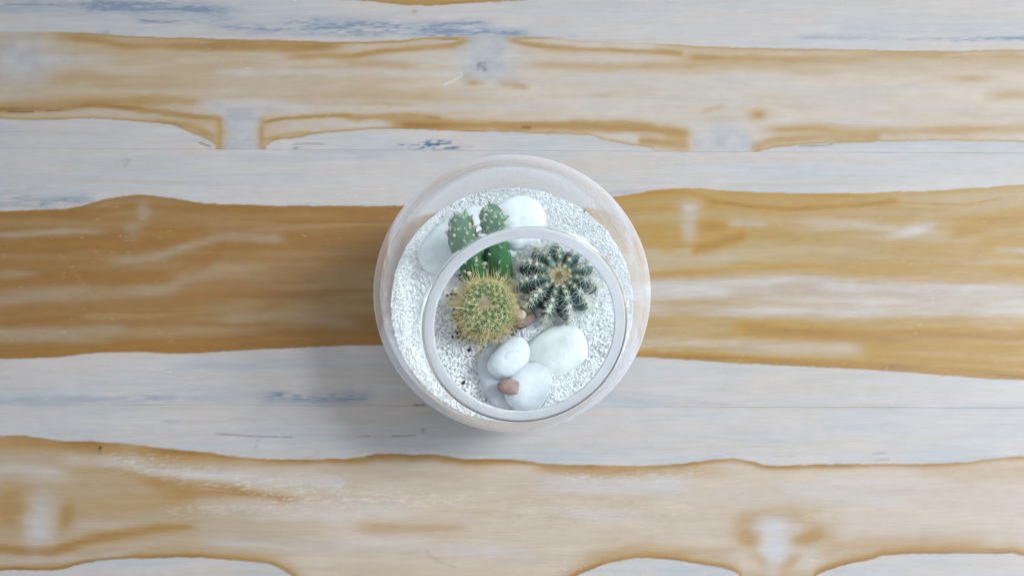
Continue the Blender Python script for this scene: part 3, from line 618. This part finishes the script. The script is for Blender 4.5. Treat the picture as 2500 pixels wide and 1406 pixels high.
end = link('broken_end', stone_mesh('broken_end', .0004, .0024, .0023, 117, sup=2.6, amp=.1), S_BREAK, peb); end.location = ((.70 * 29 / PX - .0001), 0, 0)
stone('flat_pebble', 'flat dusky pink pebble lying between the two round cacti', 1283, 782, 29, 15, 30, .0030, .0026, S_PINK, 121, cat='pebble', group='pinkish pebbles')
stone('round_pebble', 'small beige pebble tucked against the golden cactus', 1270, 770, 16, 13, 20, .0030, .0046, S_BEIGE, 125, cat='pebble', group='pinkish pebbles')

# ------------------------------------------------------------------ cacti
def spine_mat(name, c1, c2):
    nm = N(name); co = nm.n('ShaderNodeTexCoord').outputs['Object']
    col, f = noise_mix(nm, s2l(c1), s2l(c2), 260, co)
    b = nm.bsdf(Roughness=0.45); nm.l(col, b.inputs['Base Color'])
    tr = nm.n('ShaderNodeBsdfTranslucent'); nm.l(col, tr.inputs['Color'])
    mx = nm.n('ShaderNodeMixShader'); mx.inputs[0].default_value = 0.25
    nm.l(b.outputs[0], mx.inputs[1]); nm.l(tr.outputs[0], mx.inputs[2]); nm.l(mx.outputs[0], nm.out.inputs[0])
    return nm.m
def basis(d):
    d = d / np.linalg.norm(d)
    h = np.array([0, 0, 1.0]) if abs(d[2]) < .9 else np.array([1.0, 0, 0])
    x = np.cross(h, d); x /= np.linalg.norm(x); return x, np.cross(d, x), d
def spikes(specs, sides=4):
    """specs: (base, tip, radius, bend) -> one mesh of tapered needles"""
    V, Fc = [], []
    for base, tip, r, bend in specs:
        base = np.array(base, float); tip = np.array(tip, float)
        x, y, d = basis(tip - base); o = len(V); ln = np.linalg.norm(tip - base)
        for f, k_ in ((0, 1), (.5, .72), (1, .12)):
            c = base + (tip - base) * f + x * bend * ln * 4 * f * (1 - f)
            for s in range(sides):
                a = 2 * math.pi * s / sides
                V.append(c + (x * math.cos(a) + y * math.sin(a)) * r * k_)
        for q in range(2):
            for s in range(sides):
                Fc.append((o + q * sides + s, o + q * sides + (s + 1) % sides, o + (q + 1) * sides + (s + 1) % sides, o + (q + 1) * sides + s))
    return np.array(V), np.array(Fc)
def cluster(nrad, lrad, elev, ncen, lcen, r, wool=0.0004, seed=0):
    rd = random.Random(seed); sp = []
    for i in range(nrad):
        a = 2 * math.pi * (i + rd.uniform(-.3, .3)) / nrad; e = math.radians(rd.gauss(elev, 9)); l = lrad * rd.uniform(.7, 1.2)
        sp.append(((0, 0, 0), (l * math.cos(e) * math.cos(a), l * math.cos(e) * math.sin(a), l * math.sin(e)), r * .8, rd.uniform(-.06, .06)))
    for i in range(ncen):
        a = rd.uniform(0, 6.28); e = math.radians(rd.uniform(28, 85)); l = lcen * rd.uniform(.55, 1.15)
        sp.append(((0, 0, 0), (l * math.cos(e) * math.cos(a), l * math.cos(e) * math.sin(a), l * math.sin(e)), r, rd.uniform(-.05, .05)))
    for i in range(16):
        a = rd.uniform(0, 6.28); e = math.radians(rd.uniform(10, 90)); l = wool * rd.uniform(1.0, 2.0)
        sp.append(((0, 0, 0), (l * math.cos(e) * math.cos(a), l * math.cos(e) * math.sin(a), l * math.sin(e)), wool * .38, 0))
    V, Fc = spikes(sp)
    return mesh_np('spine_cluster', V, Fc)
def place(me, parent, pos, nrm, twist, sc=1.0, name='spine_cluster'):
    o = bpy.data.objects.new(name, me); COL.objects.link(o); o.parent = parent
    q = Vector(nrm).to_track_quat('Z', 'Y') @ Quaternion((0, 0, 1), twist)
    o.matrix_local = Matrix.Translation(Vector(pos)) @ q.to_matrix().to_4x4() @ Matrix.Scale(sc, 4)
    return o
def paint_mat(name, rough=0.5, spec=0.35, bscale=900, bump=.15, var=(0.85, 1.12)):
    nm = N(name); a_ = nm.n('ShaderNodeAttribute', attribute_name='paint'); co = nm.n('ShaderNodeTexCoord').outputs['Object']
    t = nm.n('ShaderNodeTexNoise'); t.inputs['Scale'].default_value = bscale; t.inputs['Detail'].default_value = 5; nm.l(co, t.inputs['Vector'])
    mr = nm.n('ShaderNodeMapRange'); nm.l(t.outputs['Fac'], mr.inputs[0]); mr.inputs[1].default_value = .3; mr.inputs[2].default_value = .7; mr.inputs[3].default_value, mr.inputs[4].default_value = var
    mu = nm.n('ShaderNodeMix', data_type='RGBA', blend_type='MULTIPLY'); mu.inputs[0].default_value = 1; nm.l(a_.outputs['Color'], mu.inputs[6]); nm.l(mr.outputs[0], mu.inputs[7])
    b = nm.bsdf(Roughness=rough); b.inputs['Specular IOR Level'].default_value = spec; nm.l(mu.outputs[2], b.inputs['Base Color'])
    bp = nm.n('ShaderNodeBump'); bp.inputs['Strength'].default_value = bump; bp.inputs['Distance'].default_value = .0003
    nm.l(t.outputs['Fac'], bp.inputs['Height']); nm.l(bp.outputs[0], b.inputs['Normal'])
    return nm.m
CACT = paint_mat('cactus_skin')
def wool_mesh(name, r, n, l, dome, rr=.00011):
    sp = []
    for i in range(n):
        q = math.sqrt(random.random()) * r; a = random.uniform(0, 6.28)
        b = np.array([q * math.cos(a), q * math.sin(a), dome * (1 - (q / r) ** 2)])
        t = b + np.array([random.gauss(0, .6) * l + q * math.cos(a) * .25, random.gauss(0, .6) * l + q * math.sin(a) * .25, l * random.uniform(.3, 1)])
        sp.append((b, t, rr, random.uniform(-.2, .2)))
    V, Fc = spikes(sp, 3); return mesh_np(name, V, Fc)

# --- golden spined ball cactus
SP_PALE = spine_mat('pale_gold_spine', (224, 212, 160), (240, 232, 196)); SP_GOLD = spine_mat('gold_spine', (216, 202, 146), (234, 224, 180)); SP_RUST = spine_mat('rust_spine', (196, 162, 88), (216, 186, 114))
base = at(1193, 766, ZS); gold = thing('ball_cactus', 'round green cactus bristling with golden spines, nearest the left front', 'cactus', (base.x, base.y, ZS))
RG, HG = .0119, .0218
gold.rotation_euler = (math.radians(2), math.radians(-3), 0)
CZ = .0105
NA = 165
areo = []
for i in range(NA):
    t = (i + .5) / NA
    ct = 1 - 1.42 * t; st = math.sqrt(max(0, 1 - ct * ct)); a = i * 2.399963
    areo.append((st * math.cos(a), st * math.sin(a), ct))
areo = np.array(areo)
ns, nt = 180, 110
T, Pp = np.meshgrid(np.linspace(0, math.pi * .9, nt), np.linspace(0, 2 * math.pi, ns, endpoint=False), indexing='ij')
d = np.stack([np.sin(T) * np.cos(Pp), np.sin(T) * np.sin(Pp), np.cos(T)], -1).reshape(-1, 3)
best = np.max(d @ areo.T, axis=1); ang = np.arccos(np.clip(best, -1, 1))
bump = np.exp(-(ang / .085) ** 2)
V = d * np.array([RG, RG, HG - CZ]) * (0.93 + .10 * bump)[:, None]
V[:, 2] += CZ - .0022 * np.exp(-(np.arccos(np.clip(d[:, 2], -1, 1)) / .3) ** 2)
i = np.arange(nt - 1)[:, None]; j = np.arange(ns)[None]
Fq = np.stack([i * ns + j, (i + 1) * ns + j, (i + 1) * ns + (j + 1) % ns, i * ns + (j + 1) % ns], -1).reshape(-1, 4)
me = mesh_np('body', V, Fq)
low = sst(.3, -.5, -(-d[:, 2])) if False else np.clip((0.15 - d[:, 2]) / .6, 0, 1)
rgb = lerp(np.broadcast_to(L(46, 84, 48), (len(d), 3)), L(96, 142, 90), np.clip(bump * 1.1, 0, 1)); rgb = lerp(rgb, L(104, 96, 50), low * .7)
color_attr(me, 'paint', rgb); link('body', me, CACT, gold)
def cl_set(n, *a, **k):
    return [cluster(*a, seed=100 + i + int(1e6 * a[1]), **k) for i in range(n)]
setP = cl_set(8, 10, .0034, 16, 2, .0084, .000115, wool=.00040); setG = cl_set(8, 9, .0040, 20, 3, .0082, .000125, wool=.00036); setR = cl_set(4, 10, .0044, 22, 4, .0070, .00015, wool=.0004)
for s_, m_ in ((setP, SP_PALE), (setG, SP_GOLD), (setR, SP_RUST)):
    for m in s_: m.materials.append(m_)
for k_, n_ in enumerate(areo):
    if k_ < 4: continue
    nn = n_ / np.array([RG, RG, HG - CZ]); nn /= np.linalg.norm(nn)
    pos = n_ * np.array([RG, RG, HG - CZ]) * 1.02 + np.array([0, 0, CZ]); pos[2] -= .0022 * math.exp(-(math.acos(max(-1, min(1, n_[2]))) / .3) ** 2)
    if pos[2] < .0012: continue
    zt = n_[2] + random.gauss(0, .1)
    me = random.choice(setP if zt > .45 else setG if zt > -.12 else setR)
    place(me, gold, pos, nn, random.uniform(0, 6.28), random.uniform(.8, 1.15) * (.72 + .28 * min(1, math.acos(min(1, n_[2])) / .7)))
WT = spine_mat('tan_wool', (228, 212, 178), (244, 234, 210))
me = wool_mesh('woolly_crown', .0026, 300, .0026, .0008, .00017); o = link('woolly_crown', me, WT, gold); o.location = (0, 0, HG - .0028)

# --- dark ribbed cactus
base = at(1355, 696, ZS); star = thing('ribbed_cactus', 'dark blue green cactus with eleven white spined ribs, at the right under the rim', 'cactus', (base.x, base.y, ZS))
star.rotation_euler = (math.radians(-3), math.radians(6), 0)
RS, HS = .0182, .0156; CZS = .0045
NRIB = 11; PH0 = math.pi / 2
ns, nt = 264, 70
T, Pp = np.meshgrid(np.linspace(0, math.pi * .72, nt), np.linspace(0, 2 * math.pi, ns, endpoint=False), indexing='ij')
def star_pt(T, Pp, ridge=None):
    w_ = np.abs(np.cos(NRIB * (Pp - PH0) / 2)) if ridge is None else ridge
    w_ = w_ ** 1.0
    deep = .31 * sst(.08, .55, T)
    f = 1 - deep * (1 - w_)
    r = RS * np.sin(T) ** .9 * f
    z_ = CZS + (HS - CZS) * np.cos(T) - .0030 * np.exp(-(T / .32) ** 2) - .0016 * (1 - w_) * np.sin(T)
    return np.stack([r * np.cos(Pp), r * np.sin(Pp), z_], -1), w_
Vs, wv = star_pt(T, Pp)
i = np.arange(nt - 1)[:, None]; j = np.arange(ns)[None]
Fq = np.stack([i * ns + j, (i + 1) * ns + j, (i + 1) * ns + (j + 1) % ns, i * ns + (j + 1) % ns], -1).reshape(-1, 4)
me = mesh_np('body', Vs.reshape(-1, 3), Fq)
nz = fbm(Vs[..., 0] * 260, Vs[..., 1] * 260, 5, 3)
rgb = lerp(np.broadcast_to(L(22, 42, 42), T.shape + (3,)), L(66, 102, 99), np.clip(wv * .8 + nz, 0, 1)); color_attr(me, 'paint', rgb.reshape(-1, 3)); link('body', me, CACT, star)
SP_WHITE = spine_mat('white_spine', (226, 227, 216), (240, 242, 236)); SP_CREAM = spine_mat('cream_spine', (224, 214, 178), (238, 232, 206))
setW = cl_set(6, 12, .0054, 18, 2, .0060, .000125, wool=.00100); setC = cl_set(3, 10, .0036, 36, 3, .0040, .00013, wool=.00090)
for s_, m_ in ((setW, SP_WHITE), (setC, SP_CREAM)):
    for m in s_: m.materials.append(m_)
for r_ in range(NRIB):
    ph = PH0 + 2 * math.pi * r_ / NRIB
    for q, tt in enumerate((.24, .42, .62, .83, 1.05, 1.28, 1.52, 1.76)):
        tt += random.uniform(-.04, .04)
        p0, _ = star_pt(np.array(tt), np.array(ph), 1.0); p1, _ = star_pt(np.array(tt + .05), np.array(ph), 1.0)
        tg = p1 - p0; nn = np.cross(np.array([-math.sin(ph), math.cos(ph), 0]), tg); nn = nn / np.linalg.norm(nn)
        if nn @ (p0 - np.array([0, 0, 0])) < 0: nn = -nn
        place(random.choice(setC if q < 2 else setW), star, p0 + nn * .0002, nn, random.uniform(0, 6.28), random.uniform(.8, 1.15) * (.75 if q < 2 else 1))
WC = spine_mat('cream_wool', (216, 200, 160), (236, 226, 198)); WB = spine_mat('brown_wool', (170, 132, 84), (200, 166, 116))
me = wool_mesh('woolly_crown', .0036, 620, .0015, .0005); o = link('woolly_crown', me, WC, star); o.location = (0, 0, HS - .0030)
me = wool_mesh('crown_centre', .0013, 160, .0010, .0006); o = link('crown_centre', me, WB, star); o.location = (0, 0, HS - .0022)
tag(o, label='brown woolly centre')
V, Fq = spikes([((0, 0, 0), (.0075, -.0008, -.0006), .00012, .05)]); o = link('thread_spine', mesh_np('thread_spine', V, Fq), simple('brown_thread', (96, 66, 62), (120, 86, 78), 300), star); o.location = (.0135, -.0085, .0085)
tag(o, label='single long brown spine')
p = at(1373, 668, ZS + .0145); G1, F1 = grains(np.zeros((1, 3)), np.array([.0007])); o = link('gravel_grain', mesh_np('gravel_grain', G1, F1, smooth=False), WC); o.location = p
tag(o, 'tiny cream gravel grain caught in the crown of the dark ribbed cactus', 'gravel grain')

# --- twin stemmed finger cactus
base = at(1195, 660, ZS); fing = thing('finger_cactus', 'green finger cactus with two leaning knobbly stems, at the back left', 'cactus', (base.x, base.y, ZS))
FB = Vector((base.x, base.y, ZS))
def stem(pts, name, label):
    """pts: (u, v, height above gravel, radius mm) -> tapered stem through these places"""
    P_ = [np.array(at(u, v, ZS + h * 1e-3) - FB) for u, v, h, r in pts]; Rr = [r * 1e-3 for *_, r in pts]
    n = 44; ts = np.linspace(0, len(pts) - 1, n)
    f = [curve([(i_, P_[i_][k_]) for i_ in range(len(pts))]) for k_ in range(3)]; fr = curve([(i_, Rr[i_]) for i_ in range(len(pts))])
    cen = np.stack([g(ts) for g in f], -1); rad = fr(ts)
    tan = np.gradient(cen, axis=0); tan /= np.linalg.norm(tan, axis=1)[:, None]
    # rounded tip
    tip_r = rad[-1]
    for q in (.35, .65, .85, .96, 1.0):
        cen = np.vstack([cen, cen[n - 1] + tan[n - 1] * tip_r * q * .9]); rad = np.append(rad, tip_r * math.sqrt(max(1e-4, 1 - q * q))); tan = np.vstack([tan, tan[n - 1]])
    ns = 40; V = []; nrm = []
    for c, r, t in zip(cen, rad, tan):
        x, y, _ = basis(t)
        a = np.linspace(0, 2 * math.pi, ns, endpoint=False)
        dd = np.cos(a)[:, None] * x + np.sin(a)[:, None] * y
        V.append(c + dd * r); nrm.append(dd)
    V = np.array(V); m_ = len(cen)
    # low tubercle swelling
    A = []
    for k_ in range(64):
        s = (k_ + .6) / 64; s = 1 - (1 - s) ** 1.25
        ii = min(m_ - 3, int(s * (m_ - 1))); a = k_ * 2.399963
        A.append((ii, int(a / (2 * math.pi) * ns) % ns, s))
    Vf = V.reshape(-1, 3)
    cs = np.array([V[ii, jj] for ii, jj, _ in A])
    dm = np.sqrt(((Vf[:, None] - cs[None]) ** 2).sum(-1)).min(1)
    dirs = np.array(nrm).reshape(-1, 3)
    Vf = Vf + dirs * (0.00055 * np.exp(-(dm / .0016) ** 2))[:, None]
    i = np.arange(m_ - 1)[:, None]; j = np.arange(ns)[None]
    Fq = np.stack([i * ns + j, i * ns + (j + 1) % ns, (i + 1) * ns + (j + 1) % ns, (i + 1) * ns + j], -1).reshape(-1, 4)
    me = mesh_np('stem', Vf, Fq)
    s = np.repeat(np.linspace(0, 1, m_), ns); nz = fbm(Vf[:, 0] * 250, Vf[:, 1] * 250 + Vf[:, 2] * 200, 8, 3)
    rgb = lerp(np.broadcast_to(L(44, 96, 52), (len(Vf), 3)), L(68, 108, 84), np.clip(s * 1.2 - .1 + nz * .6, 0, 1)); color_attr(me, 'paint', rgb)
    o = link('stem', me, CACT, fing); tag(o, label=label)
    return o, V, np.array(nrm), tan, A
BUD_G = simple('bud_green', (92, 140, 104), (128, 166, 130), 500, .5); BUD_P = simple('bud_pink', (186, 156, 142), (216, 196, 182), 600, .6); GLO = spine_mat('white_glochid', (218, 226, 214), (236, 240, 232)); BUD_Y = simple('bud_yellow', (176, 160, 84), (196, 180, 104), 500, .5)
def bud_mesh(name, l, r, mats, tipf=.55):
    prof = [(.0, 1.0), (.25, 1.08), (.5, .92), (.75, .62), (.92, .34), (1.0, .08)]; ns = 10; V = []
    for t_, k_ in prof:
        for s in range(ns):
            a = 2 * math.pi * s / ns; V.append((r * k_ * math.cos(a) + .25 * r * t_ * t_, r * k_ * math.sin(a), l * t_ - .0004))
    Fq, mi = [], []
    for q in range(len(prof) - 1):
        for s in range(ns):
            Fq.append((q * ns + s, q * ns + (s + 1) % ns, (q + 1) * ns + (s + 1) % ns, (q + 1) * ns + s)); mi.append(0 if prof[q][0] < tipf else 1)
    me = mesh_np(name, V, Fq, mat_idx=mi)
    for m in mats: me.materials.append(m)
    return me
buds = [bud_mesh('bud', .0026, .00065, (BUD_G, BUD_P), .2), bud_mesh('bud', .0032, .0006, (BUD_P, BUD_P)), bud_mesh('bud', .0022, .00075, (BUD_G, BUD_P), .45), bud_mesh('bud', .0030, .0007, (BUD_G, BUD_G))]
def glochid(seed):
    rd = random.Random(seed); sp = []
    for i_ in range(16):
        a = rd.uniform(0, 6.28); e = math.radians(rd.uniform(0, 80)); l = rd.uniform(.0005, .0013)
        sp.append(((0, 0, -.0001), (l * math.cos(e) * math.cos(a), l * math.cos(e) * math.sin(a), l * math.sin(e)), .00016, 0))
    for i_ in range(1):
        a = rd.uniform(0, 6.28); l = rd.uniform(.0015, .003); sp.append(((0, 0, 0), (l * .7 * math.cos(a), l * .7 * math.sin(a), l * .7), .00006, .05))
    V, Fq = spikes(sp, 4); me = mesh_np('areole', V, Fq); me.materials.append(GLO); return me
gl = [glochid(i_) for i_ in range(4)]
def dress(st, dens):
    o, V, nrm, tan, A = st
    for ii, jj, s in A:
        n_ = nrm[ii, jj] * (1 - .6 * s) + tan[ii] * (.35 + .5 * s); pos = V[ii, jj] + nrm[ii, jj] * .0004
        if s > .96: continue
        place(random.choice(gl), fing, pos, n_, random.uniform(0, 6.28), random.uniform(.8, 1.25), 'areole')
        if random.random() < dens * (.25 + .9 * s):
            place(random.choice(buds[:3] if s < .85 else buds), fing, pos, n_ + np.array([0, 0, .3]) * s, random.uniform(0, 6.28), random.uniform(.5, .9), 'bud')
    for q in range(20):
        ii = len(V) - 1 - random.randint(1, 7); jj = random.randint(0, 39); place(random.choice([buds[3], buds[0], buds[2]]), fing, V[ii, jj], nrm[ii, jj] * .5 + tan[-1], random.uniform(0, 6.28), random.uniform(.5, .9), 'bud')
    for q in range(16):
        ii = len(V) - 1 - random.randint(0, 8); jj = random.randint(0, 39); place(random.choice(gl), fing, V[ii, jj], nrm[ii, jj] + tan[-1], random.uniform(0, 6.28), random.uniform(.9, 1.3), 'areole')
dress(stem([(1222, 690, 0, 5.3), (1220, 655, 5, 5.8), (1214, 620, 11, 5.6), (1208, 580, 18, 5.1), (1203, 545, 24, 5.0), (1200, 524, 28, 4.6)], 'stem', 'right stem, straight'), .4)
dress(stem([(1172, 690, 0, 6.0), (1162, 660, 5, 6.4), (1148, 630, 11, 5.8), (1134, 600, 17, 6.3), (1128, 570, 22, 6.0), (1128, 548, 25, 4.9)], 'stem', 'left stem, leaning outward'), .65)
def one_bud(u, v, h, me, n_, sc):
    place(me, fing, np.array(at(u, v, ZS + h * 1e-3) - FB), n_, 0, sc, 'bud')
one_bud(1136, 536, 28, bud_mesh('bud', .0050, .00105, (BUD_G, BUD_G)), (.12, .8, .5), 1.0)
one_bud(1229, 534, 27, bud_mesh('bud', .0034, .0011, (BUD_G, BUD_G)), (.9, .2, .4), 1.0)
one_bud(1145, 556, 27, bud_mesh('bud', .0030, .0009, (BUD_Y, BUD_Y)), (.4, .5, .7), 1.0)
one_bud(1160, 640, 14, buds[1], (.2, .3, .9), 1.5); one_bud(1180, 645, 12, buds[2], (.6, 0, .7), 1.3); one_bud(1146, 668, 12, buds[1], (-.2, -.2, .9), 1.5)

# ------------------------------------------------------------------ small things on the table
